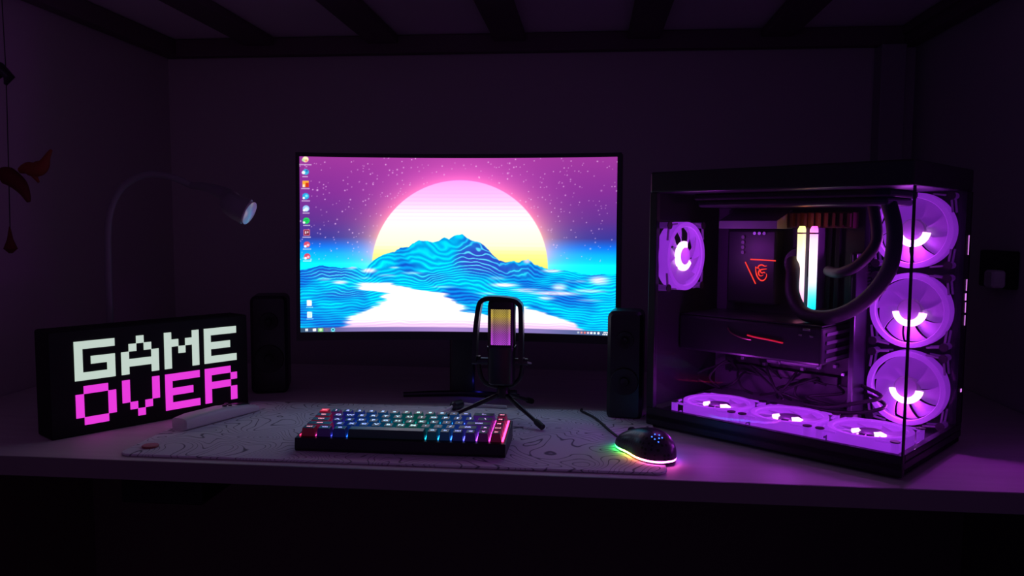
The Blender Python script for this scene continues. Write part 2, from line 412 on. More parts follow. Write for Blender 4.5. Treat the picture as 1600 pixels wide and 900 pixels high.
def wallpaper():
    U = np.linspace(0, 1, NXV); V = np.linspace(0, 1, NYV)
    uu, vv = np.meshgrid(U, V)          # v downwards
    X = 466 + uu*500; Y = 244 + vv*281  # the same scale as the picture measured on the photograph
    stops = [(244, (152, 52, 150)), (300, (125, 44, 145)), (345, (92, 46, 140)), (372, (52, 52, 150)), (386, (10, 110, 235)), (398, (0, 175, 255)), (415, (0, 225, 250)), (530, (0, 225, 250))]
    ys = [s[0] for s in stops]
    I = np.stack([np.interp(Y, ys, [s[1][k] for s in stops]) for k in range(3)], -1)
    cx, cy, R = 718.0, 421.0, 141.5
    D = np.hypot(X-cx, Y-cy)
    # halo of the picture's sun: pink above, peach at the sides, white-blue at the foot
    h = np.exp(-np.clip(D-R, 0, None)/29.0)
    hc = np.stack([np.interp(Y, [270, 330, 370, 400, 420], [v_[k] for v_ in ((255,105,205),(255,130,185),(235,165,175),(190,190,255),(90,230,255))]) for k in range(3)], -1)
    I = I*(1-h[..., None]) + hc*h[..., None]
    # stars
    star = np.zeros_like(X)
    for k in range(620):
        x0 = rng.uniform(466, 966); y0 = 244 + 165*rng.rand()**1.0
        if math.hypot(x0-cx, y0-cy) < R+4: continue
        s = rng.uniform(0.45, 0.95)*(1 if rng.rand() < .93 else 1.3); a = rng.uniform(0.45, 1.0)
        xi = int((x0-466)/500*(NXV-1)); yi = int((y0-244)/281*(NYV-1))
        sl = (slice(max(0, yi-5), yi+6), slice(max(0, xi-5), xi+6))
        star[sl] = np.maximum(star[sl], a*np.exp(-((X[sl]-x0)**2+(Y[sl]-y0)**2)/(2*s*s*0.6)))
    I = mixc(I, (250, 205, 250), np.clip(star, 0, 1))
    # sun disc
    sc = np.stack([np.interp(Y, [279, 312, 335, 385, 400, 420], [v_[k] for v_ in ((240,160,250),(250,200,255),(255,248,252),(255,252,215),(255,246,150),(250,235,110))]) for k in range(3)], -1)
    st = 0.5+0.5*np.cos((Y-282)/6.2*2*PI)
    sc = mixc(sc, (235, 165, 235), np.clip(st-0.55, 0, 1)*np.interp(Y, [282, 300, 345, 360], [0.0, 0.75, 0.5, 0.0]))
    sc = mixc(sc, (255, 240, 120), np.clip(st-0.4, 0, 1)*np.interp(Y, [375, 395, 420], [0, 0.35, 0.5]))
    I = mixc(I, (0, 0, 0), np.zeros_like(X)); m = sst(R+0.8, R-0.8, D)
    I = I*(1-m[..., None]) + sc*m[..., None]
    # mountains
    rp = [(455,426),(472,424),(500,418),(530,422),(545,420),(565,423),(578,411),(590,403),(600,398),(612,396),(622,389),(635,388),(641,381),(652,377),(665,377),(675,380),(684,378),(692,372),(700,374),(708,368),(715,367),(722,367),(728,371),(735,376),(750,380),(760,388),(770,398),(782,409),(792,412),(805,409),(812,411),(820,408),(828,405),(838,415),(850,418),(860,422),(880,421),(895,424),(910,427),(930,430),(940,428),(955,428),(975,427)]
    ridge = np.interp(X, [p[0] for p in rp], [p[1] for p in rp]) + (fbm(X, X*0, 7, 7, 91, 3)-0.5)*3.0
    dpt = Y - ridge
    land = sst(-0.6, 0.6, dpt)
    w1 = (fbm(X+0.6*Y, Y, 44, 34, 11, 2)-0.5)
    w2 = (fbm(X-0.8*Y, Y, 17, 26, 31, 2)-0.5)
    fade = np.exp(-np.clip(dpt, 0, None)/55)
    level = Y - (ridge-425)*fade*0.85 - 20*w1*np.interp(Y, [380, 450, 520], [1.0, 0.8, 0.3]) + 6*w2*np.interp(Y, [380, 450, 520], [1.0, 0.7, 0.3])
    per = 4.3
    ln = 0.5 + 0.5*np.cos(level/per*2*PI)
    slope = sst(0.42, 0.72, fbm(X-Y*0.5, Y, 60, 26, 51, 3))
    base = mixc(np.broadcast_to(np.array([0., 222., 252.]), I.shape), (10, 140, 235), slope*0.9)
    line = mixc(np.broadcast_to(np.array([0., 158., 225.]), I.shape), (15, 75, 195), slope)
    L = base*(ln[..., None]) + line*(1-ln[..., None])
    # dark blue facets with light lines (the main peak's right flank and the lower left hump)
    def blob(x0, y0, rx, ry): return np.exp(-(((X-x0)/rx)**2+((Y-y0)/ry)**2)**1.6)
    fac = np.clip(blob(745, 405, 42, 26)*sst(712, 728, X+0.35*(Y-370)) + 0.75*blob(515, 432, 42, 9) + 0.55*blob(800, 425, 40, 10) + 0.5*blob(670, 436, 34, 8) + 0.5*blob(535, 463, 34, 7), 0, 1)
    dk = mixc(np.broadcast_to(np.array([48., 72., 190.]), I.shape), (95, 215, 250), sst(0.72, 0.97, ln))
    L = L*(1-fac[..., None]) + dk*fac[..., None]
    # snow and mist
    wn_ = (fbm(X, Y, 30, 6, 71, 3)-0.5)
    def zone(rows):
        ys_ = [r[0] for r in rows]
        a = np.interp(Y, ys_, [r[1] for r in rows]); b2 = np.interp(Y, ys_, [r[2] for r in rows])
        e = 18*wn_
        return sst(-9, 9, X-a+e*2)*sst(-9, 9, b2-X+e*2)*sst(ys_[0]-1.5, ys_[0]+1.5, Y+e*0.12)
    snow = np.maximum(zone([(446, 560, 605), (456, 556, 640), (463, 600, 694), (474, 590, 706), (486, 588, 720), (494, 560, 735), (503, 545, 800), (515, 535, 850), (524, 500, 880)]),
                      zone([(482, 800, 826), (492, 790, 856), (502, 780, 880), (514, 770, 905), (524, 760, 930)]))
    for x0, y0, rx, ry, a in ((790, 448, 22, 3.5, .9), (828, 456, 26, 3, .9), (870, 460, 40, 3.5, .9), (878, 450, 12, 6, .75), (858, 468, 14, 3, .8), (940, 438, 16, 7, .85), (925, 455, 26, 3, .6), (572, 426, 12, 4, .9), (545, 421, 9, 3, .7), (600, 434, 14, 2, .7), (527, 445, 12, 3, .85), (826, 409, 6, 4, .8), (866, 424, 16, 3, .8), (503, 440, 10, 2, .5), (778, 437, 14, 3, .35), (612, 421, 8, 1.6, .6), (640, 430, 16, 2.2, .5), (905, 440, 18, 2, .5), (760, 462, 16, 2, .45), (690, 452, 20, 1.8, .4), (560, 438, 16, 1.8, .6), (925, 470, 20, 2, .4)):
        snow = np.maximum(snow, a*blob(x0, y0, rx, ry)*sst(-0.35, 0.1, wn_+0.15))
    snow = np.clip(snow, 0, 1)
    sncol = np.stack([np.interp(Y, [440, 500, 516], [v_[k] for v_ in ((250,225,245),(255,248,255),(240,205,240))]) for k in range(3)], -1)
    sncol = mixc(sncol, (215, 150, 215), (1-ln)*0.22*sst(495, 520, Y)+0.10*(1-ln))
    L = L*(1-snow[..., None]) + sncol*snow[..., None]
    I = I*(1-land[..., None]) + L*land[..., None]
    # taskbar
    tb = 525 - 7.0
    tcol = np.stack([np.interp(X, [466, 540, 700, 850, 966], [v_[k] for v_ in ((50,80,110),(125,110,170),(160,125,195),(130,115,180),(45,85,120))]) for k in range(3)], -1)
    m = sst(tb-0.3, tb+0.3, Y); I = I*(1-m[..., None]) + tcol*m[..., None]
    # icons
    def rect(x0, y0, x1, y1, c, a=1.0):
        m = a*sst(x0-0.4, x0+0.4, X)*sst(x1+0.4, x1-0.4, X)*sst(y0-0.4, y0+0.4, Y)*sst(y1+0.4, y1-0.4, Y)
        I[:] = I*(1-m[..., None]) + np.array(c, float)*m[..., None]
    def disc(x0, y0, r, c):
        m = sst(r+0.5, r-0.5, np.hypot(X-x0, Y-y0)); I[:] = I*(1-m[..., None]) + np.array(c, float)*m[..., None]
    rows_ = [249.5, 268.5, 287.5, 307, 326.5, 346, 365, 384, 403]
    for k, y0 in enumerate(rows_):
        x0 = 474 + (k*0.35)
        if k == 0: disc(x0+1, y0-1, 4.6, (250, 235, 190)); disc(x0-2, y0, 2.4, (190, 225, 160)); disc(x0+2, y0+1, 2, (240,150,120))
        elif k == 1: disc(x0+1, y0, 4.6, (60, 170, 215)); disc(x0-2.5, y0+1, 2.6, (235, 250, 250)); disc(x0+2.5, y0-2, 1.6, (30,110,180))
        elif k == 2: rect(x0-4.5, y0-5, x0+5, y0+5, (250, 170, 60)); rect(x0+0, y0-2, x0+5, y0+5, (205, 50, 25)); rect(x0-4, y0+1, x0-1, y0+5, (250,230,200))
        elif k == 3: disc(x0, y0, 5, (40, 165, 225)); disc(x0+1, y0-0.5, 2.2, (120, 225, 235)); disc(x0-3, y0+3, 1.8, (245, 255, 255))
        elif k == 4: disc(x0, y0, 5, (150, 195, 240)); disc(x0+0.5, y0+1, 3, (215, 235, 250)); disc(x0-3, y0+3, 1.8, (245, 255, 255))
        elif k == 5: disc(x0, y0, 5, (30, 205, 95)); rect(x0-2, y0-1.8, x0+2.4, y0-1.1, (20,110,60)); rect(x0-2, y0+0.4, x0+2.2, y0+1, (20,110,60)); disc(x0-3.5, y0+3, 1.8, (245, 255, 255))
        elif k == 6: rect(x0-4.8, y0-4.8, x0+4.8, y0+4.8, (225, 110, 130)); rect(x0-3.8, y0-3.8, x0+3.8, y0+3.8, (110, 25, 50)); rect(x0-2.4, y0-2, x0-0.6, y0+2, (245,215,225)); rect(x0+0.8, y0-2, x0+2.6, y0+1, (245,215,225))
        else: disc(x0, y0, 4.8, (215, 75, 105)); disc(x0+1.5, y0+1, 2.0, (250, 190, 205)); disc(x0-2.5, y0+3, 2.0, (250, 240, 250))
        wd = (8.5, 4, 6, 6, 5, 4.5, 6, 6, 6)[k]
        for q in np.arange(-wd, wd, 2.1): rect(x0+q, y0+6.6, x0+q+1.5, y0+8.2, (240, 230, 250), 0.85)
    for x0, y0 in ((479.5, 478), (480, 497)):
        rect(x0-3.6, y0-4.6, x0+3.6, y0+4.6, (240, 252, 255)); rect(x0+1.6, y0-4.6, x0+3.6, y0-2.6, (150, 215, 240))
        if y0 > 490: rect(x0-3, y0-4, x0+3, y0+4, (165, 235, 250)); 
        for q in np.arange(-4.5, 4.5, 2.1): rect(x0+q, y0+6.2, x0+q+1.5, y0+7.6, (225, 245, 250), 0.7)
    yc = 521.7
    for q in range(2):
        for w_ in range(2): rect(473.4+q*2.1, yc-2+w_*2.1, 475.1+q*2.1, yc-0.3+w_*2.1, (235, 245, 250))
    rect(484.6, yc-2.2, 489.6, yc+2.0, (240, 245, 245)); rect(484.6, yc-2.2, 487, yc-1.4, (250,220,120))
    rect(492.5, yc-3, 500.5, yc+3, (120, 200, 110)); disc(496.5, yc, 2.2, (215, 250, 190))
    rect(503, yc-2.4, 508, yc+2.4, (110, 100, 135))
    disc(515.5, yc, 3, (90, 225, 235)); disc(515.5, yc, 1.5, (40, 90, 130)); rect(512, yc+3, 519, yc+3.6, (150,220,230))
    for q, c in enumerate(((180,190,205),(230,150,150),(235,120,110),(235,205,225),(240,240,250),(200,235,240))):
        rect(907+q*5.1, yc-1.6, 910.2+q*5.1, yc+1.6, c)
    rect(938.5, yc-1.8, 941.5, yc+1.6, (235,240,250))
    for q in range(5): rect(948+q*2.6, yc-2.4, 949.8+q*2.6, yc-0.5, (250, 250, 255))
    for q in range(6): rect(946.5+q*2.6, yc+0.7, 948.3+q*2.6, yc+2.5, (250, 250, 255))
    I = np.clip(I, 0, 255)
    A = lin(I)
    # the panel is brightest where the picture is white or cyan
    return uu, vv, A*(1 + 0.7*sst(0.55, 0.95, np.minimum(A[..., 1], A[..., 2]))*sst(392, 430, Y))[..., None]
uu, vv, IMG = wallpaper()
S_ = (uu-0.5)*SW; Zs = zt - vv*SH
th = np.arcsin(S_/RC)
Xs = SW/2 + S_; Ys = RC*np.cos(th) - math.sqrt(RC*RC-(SW/2)**2) + (Zs-MZT)*TILT
co_ = np.stack([Xs, Ys, Zs], -1).reshape(-1, 3).astype(np.float32)
idx = np.arange(NXV*NYV).reshape(NYV, NXV)
q = np.stack([idx[1:, :-1], idx[1:, 1:], idx[:-1, 1:], idx[:-1, :-1]], -1).reshape(-1, 4)
me = bpy.data.meshes.new('screen')
me.vertices.add(len(co_)); me.vertices.foreach_set('co', co_.ravel())
me.loops.add(q.size); me.loops.foreach_set('vertex_index', q.ravel().astype(np.int32))
me.polygons.add(len(q)); me.polygons.foreach_set('loop_start', np.arange(0, q.size, 4, dtype=np.int32)); me.polygons.foreach_set('loop_total', np.full(len(q), 4, dtype=np.int32))
me.update()
at = me.color_attributes.new('Col', 'FLOAT_COLOR', 'POINT')
at.data.foreach_set('color', np.concatenate([IMG.reshape(-1, 3), np.ones((len(co_), 1))], 1).ravel().astype(np.float32))
me.polygons.foreach_set('use_smooth', [True]*len(q))
me.materials.append(vcol_mat('lit_screen', 1.15, (0.01, 0.01, 0.01), 0.5, 0.2))
scr = bpy.data.objects.new('screen', me); COL.objects.link(scr); scr.parent = mon

# ------------------------------------------------------------ GAME OVER light box
sg = thing('light_box', 'black light box sign spelling GAME OVER in pixel letters', 'sign', (-0.832, 1.147, DZ), math.radians(54.8))
MB().rbox(-0.008, 0.0012, 0.0, 0.334, 0.058, 0.172, 0.004, 3, axis='y').build('housing', M_blackm, sg)
FONT = {'G': ['11111','10000','10111','10001','11111'], 'A': ['00100','01010','10001','11111','10001'], 'M': ['10001','11011','10101','10001','10001'],
        'E': ['11111','10000','11110','10000','11111'], 'O': ['01110','10001','10001','10001','01110'], 'V': ['10001','10001','10001','01010','00100'], 'R': ['11110','10001','11110','10001','10001']}
M_lw = mat('white_letter_panel', (0.6, 0.65, 0.6), 0.5, emit=srgb(188, 208, 192), es=1.0)
M_lp = mat('pink_letter_panel', (0.6, 0.2, 0.5), 0.5, emit=srgb(228, 52, 214), es=1.0)
cw = 0.281/22.4; chh = (0.153-0.0165)/10.75
for wi, word in enumerate(('GAME', 'OVER')):
    for li, L in enumerate(word):
        mb = MB()
        x0 = 0.0295 + li*(5*cw + 0.8*cw)
        z1 = 0.153 - wi*5.75*chh
        for r, row in enumerate(FONT[L]):
            for c, ch in enumerate(row):
                if ch == '1':
                    mb.box(x0+c*cw, -0.0002, z1-(r+1)*chh, x0+(c+1)*cw, 0.0011, z1-r*chh)
        o = mb.build('letter_'+L.lower(), (M_lw, M_lp)[wi], sg, False)

# ------------------------------------------------------------ keyboard
KX, KY = -0.4358, 1.1202
kb = thing('keyboard', 'compact black keyboard with rainbow backlit keys on the desk mat', 'keyboard', (KX, KY, MT))
KW, KD, KT = 0.3165, 0.108, math.radians(5.2)
Z0f = 0.017
def KP(x, t, n): return (x, t*math.cos(KT) - n*math.sin(KT) + 0.002, Z0f + t*math.sin(KT) + n*math.cos(KT))
MK = Matrix.Translation((0, 0.002, Z0f)) @ Matrix.Rotation(KT, 4, 'X')
cs = MB()
prof = [(0.003, 0.0), (0.0, 0.004), KP(0, 0, 0.003)[1:], KP(0, KD-0.002, 0.003)[1:], (KD+0.001, 0.004), (KD-0.003, 0.0)]
prof = [p if len(p) == 2 else p for p in prof]
cs.loft([[(0.0015, y, z) for y, z in prof], [(0, y, z) for y, z in prof], [(KW, y, z) for y, z in prof], [(KW-0.0015, y, z) for y, z in prof]][1:3])
cs.build('keyboard_case', M_black, kb, False, bevel=0.001)
stopsK = [(0.0, (225, 30, 70)), (0.08, (225, 40, 95)), (0.125, (110, 50, 190)), (0.18, (30, 60, 225)), (0.30, (20, 110, 235)), (0.45, (10, 150, 170)), (0.55, (10, 155, 140)), (0.66, (15, 140, 205)), (0.76, (45, 90, 235)), (0.84, (100, 60, 225)), (0.90, (190, 45, 190)), (0.95, (240, 45, 130)), (1.0, (240, 50, 110))]
def kcol(x, k=1.0):
    t = min(1, max(0, x/KW)); c = [np.interp(t, [s[0] for s in stopsK], [s[1][i] for s in stopsK]) for i in range(3)]
    return tuple(v*k for v in srgb(*c))
pl = MB(); loops = []
for i in range(49):
    x = 0.004 + (KW-0.008)*i/48
    b0 = pl.addv([MK @ Vector((x, 0.0088, 0.0040)), MK @ Vector((x, KD-0.006, 0.0040))], kcol(x))
    if i: pl.f.append([b0-2, b0, b0+1, b0-1]); pl.mi.append(0)
pl.build('backlight_plate', vcol_mat('key_backlight', 7.0), kb, False)
M_key = mat('keycap_plastic', (0.045, 0.045, 0.05), 0.35)
M_leg = vcol_mat('key_legend', 2.8)
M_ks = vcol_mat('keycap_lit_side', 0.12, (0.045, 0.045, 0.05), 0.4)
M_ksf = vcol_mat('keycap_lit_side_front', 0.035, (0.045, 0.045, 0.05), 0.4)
rowsK = [([1]*13+[2,1], ['esc','1','2','3','4','5','6','7','8','9','0','-','=','<--','del']),
         ([1.5]+[1]*12+[1.5,1], ['tab']+list('QWERTYUIOP[]')+['\\','pg']),
         ([1.75]+[1]*11+[2.25,1], ['caps']+list("ASDFGHJKL;'")+['enter','pg']),
         ([2.25]+[1]*10+[1.75,1,1], ['shift']+list('ZXCVBNM,./')+['shift','^','end']),
         ([1.25]*3+[6.25]+[1]*6, ['ctrl','win','alt','','alt','fn','ctrl','<','v','>'])]
_fc = {}
def text_tris(s):
    if s in _fc: return _fc[s]
    cu = bpy.data.curves.new('legend_text', 'FONT'); cu.body = s; cu.size = 1; cu.resolution_u = 2; cu.offset = 0.018
    o = bpy.data.objects.new('legend_text', cu); COL.objects.link(o)
    dg = bpy.context.evaluated_depsgraph_get(); m = o.evaluated_get(dg).to_mesh()
    vs = [tuple(v.co) for v in m.vertices]; fs = [list(p.vertices) for p in m.polygons]
    o.evaluated_get(dg).to_mesh_clear(); bpy.data.objects.remove(o); bpy.data.curves.remove(cu)
    _fc[s] = (vs, fs); return _fc[s]
UN = (KW-0.0115)/16
for ri, (ws, legs) in enumerate(rowsK):
    t1 = KD - 0.0055 - ri*0.0192; t0 = t1 - 0.0190; x = 0.00575
    for w_, lg in zip(ws, legs):
        x0 = x + 0.0009; x1 = x + w_*UN - 0.0009; x += w_*UN
        a, b2 = t0+0.0006, t1-0.0006
        if ri == 4: a += 0.0004
        kc = MB(); n0, n1 = 0.0030, 0.0150 + (0.0012, 0.0004, 0, 0.0003, 0.0008)[ri]
        lo = [(x0, a), (x1, a), (x1, b2), (x0, b2)]
        ins = 0.0024
        hi = [(x0+ins, a+ins*0.7), (x1-ins, a+ins*0.7), (x1-ins, b2-ins*0.9), (x0+ins, b2-ins*0.9)]
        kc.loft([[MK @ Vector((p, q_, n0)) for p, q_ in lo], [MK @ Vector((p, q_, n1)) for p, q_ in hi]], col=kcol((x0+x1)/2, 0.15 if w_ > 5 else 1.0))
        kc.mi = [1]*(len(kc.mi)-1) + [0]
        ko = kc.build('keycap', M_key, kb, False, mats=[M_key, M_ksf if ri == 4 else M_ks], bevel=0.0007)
        if lg:
            vs, fs = text_tris(lg)
            mx_ = max(v[0] for v in vs); mnx = min(v[0] for v in vs); mny = min(v[1] for v in vs); mxy = max(v[1] for v in vs)
            hgt = 0.0052 if len(lg) == 1 else 0.0036
            sc_ = hgt/0.7
            wd = (mx_-mnx)*sc_
            if len(lg) == 1: sx_ = sc_*1.5
            else: sx_ = sc_*min(1.2, 0.010/wd*1.1) if w_ < 1.6 else sc_*1.1
            cx_ = (x0+x1)/2; cy_ = (a+b2)/2
            lm = MB(); lm.addv([MK @ Vector((cx_+(v[0]-(mnx+mx_)/2)*sx_, cy_+(v[1]-(mny+mxy)/2)*sc_, n1+0.00025)) for v in vs], tuple(min(1, c*0.75+0.22) for c in kcol(cx_)))
            for f in fs: lm.f.append(f); lm.mi.append(0)
            lm.build('legend', M_leg, ko, False)
        if ri == 0 and lg == 'esc':
            ko.data.materials[0] = mat('lit_red_keycap', (0.3, 0.01, 0.02), 0.35, emit=(0.75, 0.006, 0.03), es=0.7); ko['label'] = 'glowing red escape key'
# keyboard cable: white with a dark round connector
kz = MT
cab = MB()
cab.tube(smooth_path([(-0.389, 1.2345, kz+0.013), (-0.386, 1.244, kz+0.016), (-0.372, 1.250, kz+0.010), (-0.33, 1.275, kz+0.004), (-0.29, 1.325, kz+0.0036), (-0.256, 1.385, kz+0.005), (-0.247, 1.403, kz+0.0085)], 6), 0.0028, 10)
cabo = cab.build('keyboard_cable', M_white)
tag(cabo, 'white cable behind the keyboard leading to a dark round connector', 'cable')
MB().tube([(-0.2475, 1.402, kz+0.0085), (-0.2455, 1.406, kz+0.0085), (-0.235, 1.425, kz+0.0085), (-0.233, 1.428, kz+0.0085)], [0.005, 0.0082, 0.0082, 0.005], 16).build('connector', M_metal, cabo)
MB().tube(smooth_path([(-0.2335, 1.427, kz+0.0085), (-0.225, 1.432, kz+0.006), (-0.19, 1.436, kz+0.0036), (-0.15, 1.432, kz+0.0036)], 6), 0.0028, 10).build('far_cable', M_white, cabo)

# ------------------------------------------------------------ microphone
MCX, MCY = -0.150, 1.37
mic = thing('microphone', 'black tripod microphone with a yellow and purple lit grille', 'microphone', (MCX, MCY, MT), 0.0)
zoff = 0.0042
# arch frame
def arch(path, hw, hd):
    mb = MB(); loops = []
    pts = [Vector(p) for p in path]
    for i, p in enumerate(pts):
        t = (pts[min(i+1, len(pts)-1)]-pts[max(0, i-1)]).normalized(); nn = Vector((t.z, 0, -t.x))
        loops.append([p+nn*hw+Vector((0,-hd,0)), p+nn*hw+Vector((0,hd,0)), p-nn*hw+Vector((0,hd,0)), p-nn*hw+Vector((0,-hd,0))])
    mb.loft(loops); return mb
pa = smooth_path([(-0.0510, 0, 0.098), (-0.0490, 0, 0.145), (-0.0440, 0, 0.190), (-0.0375, 0, 0.2065), (-0.020, 0, 0.2105), (0.012, 0, 0.2085), (0.0260, 0, 0.2025), (0.0310, 0, 0.185), (0.0312, 0, 0.098)], 6)
arch(pa, 0.0040, 0.014).build('arch_frame', M_black, mic)
def capsule_loop(z, rx, ry, cx=-0.003, n=32):
    return [(cx+rx*math.copysign(abs(math.cos(t))**0.5, math.cos(t)), ry*math.copysign(abs(math.sin(t))**0.5, math.sin(t)), z) for t in [2*PI*k/n for k in range(n)]]
cb = MB(); cb.loft([capsule_loop(z, rx, ry) for z, rx, ry in ((0.060, 0.020, 0.020), (0.063, 0.023, 0.023), (0.118, 0.0235, 0.023), (0.120, 0.0245, 0.024), (0.127, 0.0245, 0.024), (0.1275, 0.0225, 0.022))])
cb.build('lower_body', M_black, mic)
cp_ = MB(); cp_.loft([capsule_loop(z, rx, ry) for z, rx, ry in ((0.1275, 0.0240, 0.0205), (0.198, 0.0240, 0.0205), (0.205, 0.0225, 0.020), (0.2080, 0.019, 0.017))])
cp_.build('head_shell', M_black, mic)
# lit perforated grille
M_gr = mat('lit_grille', (0.02, 0.02, 0.02), 0.4)
nt = M_gr.node_tree; b = nt.nodes['Principled BSDF']
tc = N('ShaderNodeTexCoord'); sx_n = N('ShaderNodeSeparateXYZ'); mr = N('ShaderNodeMapRange'); rp_ = N('ShaderNodeValToRGB')
mr.inputs[1].default_value = 0.130; mr.inputs[2].default_value = 0.194
nt.links.new(tc.outputs['Object'], sx_n.inputs[0]); nt.links.new(sx_n.outputs['Z'], mr.inputs[0]); nt.links.new(mr.outputs[0], rp_.inputs[0])
e0 = rp_.color_ramp.elements; e0[0].color = (*srgb(205, 80, 240), 1); e0[1].color = (*srgb(190, 165, 90), 1)
el = e0.new(0.3); el.color = (*srgb(180, 75, 200), 1); el = e0.new(0.55); el.color = (*srgb(170, 115, 130), 1); el = e0.new(0.8); el.color = (*srgb(215, 185, 75), 1)
vo = N('ShaderNodeTexVoronoi'); vo.inputs['Scale'].default_value = 360; vo.inputs['Randomness'].default_value = 0.0
cp2 = N('ShaderNodeMapping'); cp2.inputs['Rotation'].default_value = (0, PI/4, 0)
nt.links.new(tc.outputs['Object'], cp2.inputs[0]); nt.links.new(cp2.outputs[0], vo.inputs['Vector'])
m2 = N('ShaderNodeMapRange'); m2.inputs[1].default_value = 0.62; m2.inputs[2].default_value = 0.40; m2.inputs[3].default_value = 0.30; m2.inputs[4].default_value = 1.0
nt.links.new(vo.outputs['Distance'], m2.inputs[0])
nt.links.new(rp_.outputs[0], b.inputs['Emission Color']); nt.links.new(m2.outputs[0], b.inputs['Emission Strength'])
gr = MB(); loops = []
for i in range(13):
    a = -PI/2 + (i/12-0.5)*2.1
    x = -0.003+0.0222*math.copysign(abs(math.cos(a))**0.5, math.cos(a)) ; y = 0.0212*math.copysign(abs(math.sin(a))**0.5, math.sin(a))
    loops.append([(x, y, 0.131), (x, y, 0.193), (x, y+0.002, 0.193), (x, y+0.002, 0.131)])
gr.loft(loops); gr.build('grille', M_gr, mic)
# yoke, pivots and knobs
MB().tube(smooth_path([(-0.044, 0, 0.108), (-0.043, 0, 0.085), (-0.034, 0, 0.062), (-0.01, 0, 0.054), (0.012, 0, 0.056), (0.028, 0, 0.068), (0.033, 0, 0.085), (0.034, 0, 0.106)], 5), 0.004, 10).build('yoke', M_black, mic)
for x0, x1 in ((-0.056, -0.024), (0.019, 0.043)):
    MB().cyl((x0, 0, 0.099), (x1, 0, 0.099), 0.0062, n=18).build('pivot_knob', M_metal, mic)
MB().cyl((0.0405, -0.004, 0.099), (0.050, -0.006, 0.0975), 0.0016, n=10).build('knob_lever', M_chrome, mic)
MB().revolve([(0.0001, 0.036), (0.012, 0.036), (0.013, 0.040), (0.011, 0.052), (0.008, 0.056), (0.0001, 0.056)], 24).build('tripod_hub', M_black, mic)
MB().cyl((0.012, -0.004, 0.046), (0.024, -0.008, 0.047), 0.0035, n=12).build('hub_knob', M_metal, mic)
for k, ang in enumerate((-49, -150, 68)):
    a = math.radians(ang); R_ = 0.118
    d = Vector((math.cos(a), math.sin(a), 0))
    p0 = d*0.010 + Vector((0, 0, 0.040)); p1 = d*R_*0.92 + Vector((0, 0, 0.0075)); 
    lo_ = MB(); lo_.tube([p0, p0.lerp(p1, 0.45), p0.lerp(p1, 0.47), p1], [0.0042, 0.0040, 0.0034, 0.0032], 12); leg = lo_.build('leg', M_black, mic)
    MB().tube([p0.lerp(p1, 0.86), p0.lerp(p1, 0.9), p1 + d*0.006 - Vector((0,0,0.002))], [0.0042, 0.0055, 0.0052], 14).build('rubber_foot', M_rubber, leg)

# ------------------------------------------------------------ mouse
ms = thing('mouse', 'black gaming mouse with a rainbow underglow beside the tower', 'mouse', (0.085, 1.170, MT-0.0002), math.radians(29))
def mouse_pt(t, a):
    """t 0 rear..1 front along y, a angle across from 0 (right) to pi (left)"""
    y = -0.060 + 0.122*t
    wv = 0.0315*(1 - abs(2*t-1)**3.2)**0.5*(1-0.10*math.exp(-((t-0.55)/0.18)**2)) 
    hv = 0.0400*(max(0, math.sin(PI*(t**0.80)*0.985+0.02)))**0.55*(1-0.28*t)
    return wv, hv, y
mbm = MB(); loops = []; NT = 30; NA = 24
for i in range(NT+1):
    t = 0.004+0.992*i/NT; wv, hv, y = mouse_pt(t, 0)
    L = [(wv*math.copysign(abs(math.cos(a))**0.75, math.cos(a)), y, 0.0055+hv*abs(math.sin(a))**0.85) for a in [PI*k/NA for k in range(NA+1)]]
    loops.append(L)
mbm.loft(loops, closed=True)
M_mouse = mat('mouse_shell', (0.035, 0.03, 0.04), 0.32)
nt = M_mouse.node_tree; b = nt.nodes['Principled BSDF']
tc = N('ShaderNodeTexCoord'); vo = N('ShaderNodeTexVoronoi'); vo.inputs['Scale'].default_value = 150; vo.inputs['Randomness'].default_value = 0.1
rpn = N('ShaderNodeValToRGB'); rpn.color_ramp.elements[0].position = 0.30; rpn.color_ramp.elements[1].position = 0.36
rpn.color_ramp.elements[0].color = (0.004, 0.004, 0.005, 1); rpn.color_ramp.elements[1].color = (0.05, 0.042, 0.058, 1)
nt.links.new(tc.outputs['Object'], vo.inputs['Vector']); nt.links.new(vo.outputs['Distance'], rpn.inputs[0]); nt.links.new(rpn.outputs[0], b.inputs['Base Color'])
mbm.build('shell', M_mouse, ms)
bs = MB(); bs.loft([[(0.94*mouse_pt(0.5+0.49*math.sin(a), 0)[0]*(1 if math.cos(a) >= 0 else -1), -0.060+0.122*(0.5+0.49*math.sin(a)), z) for a in [2*PI*k/40 for k in range(40)]] for z in (0.0003, 0.0022)])
bs.build('base_plate', M_blackm, ms)
# underglow strip
ug = MB(); NU = 60
# local angles: left side of mouse (towards camera-left) is x<0, rear is y<0
ustop = [(0.0, (60, 120, 255)), (0.10, (170, 70, 255)), (0.2, (255, 90, 220)), (0.36, (255, 90, 190)), (0.44, (255, 130, 80)), (0.50, (250, 230, 90)), (0.57, (60, 240, 90)), (0.66, (20, 180, 80)), (0.8, (20, 120, 200)), (1.0, (60, 120, 255))]
for i in range(NU+1):
    a = 2*PI*i/NU
    # start at the right side, go round the rear, then the left side, then the front
    sy = -math.sin(a); tt = 0.5+0.492*sy
    wv = mouse_pt(tt, 0)[0]*(1 if math.cos(a) >= 0 else -1)
    yy = -0.060+0.122*tt
    c = [np.interp(i/NU, [s[0] for s in ustop], [s[1][k] for s in ustop]) for k in range(3)]
    cc = srgb(*c)
    b0 = ug.addv([(wv*0.985, yy*0.985, 0.0024), (wv*1.0, yy*1.0, 0.0054)], cc)
    if i: ug.f.append([b0-2, b0, b0+1, b0-1]); ug.mi.append(0)
ug.build('underglow_strip', vcol_mat('underglow_light', 15.0), ms)
lg = MB()
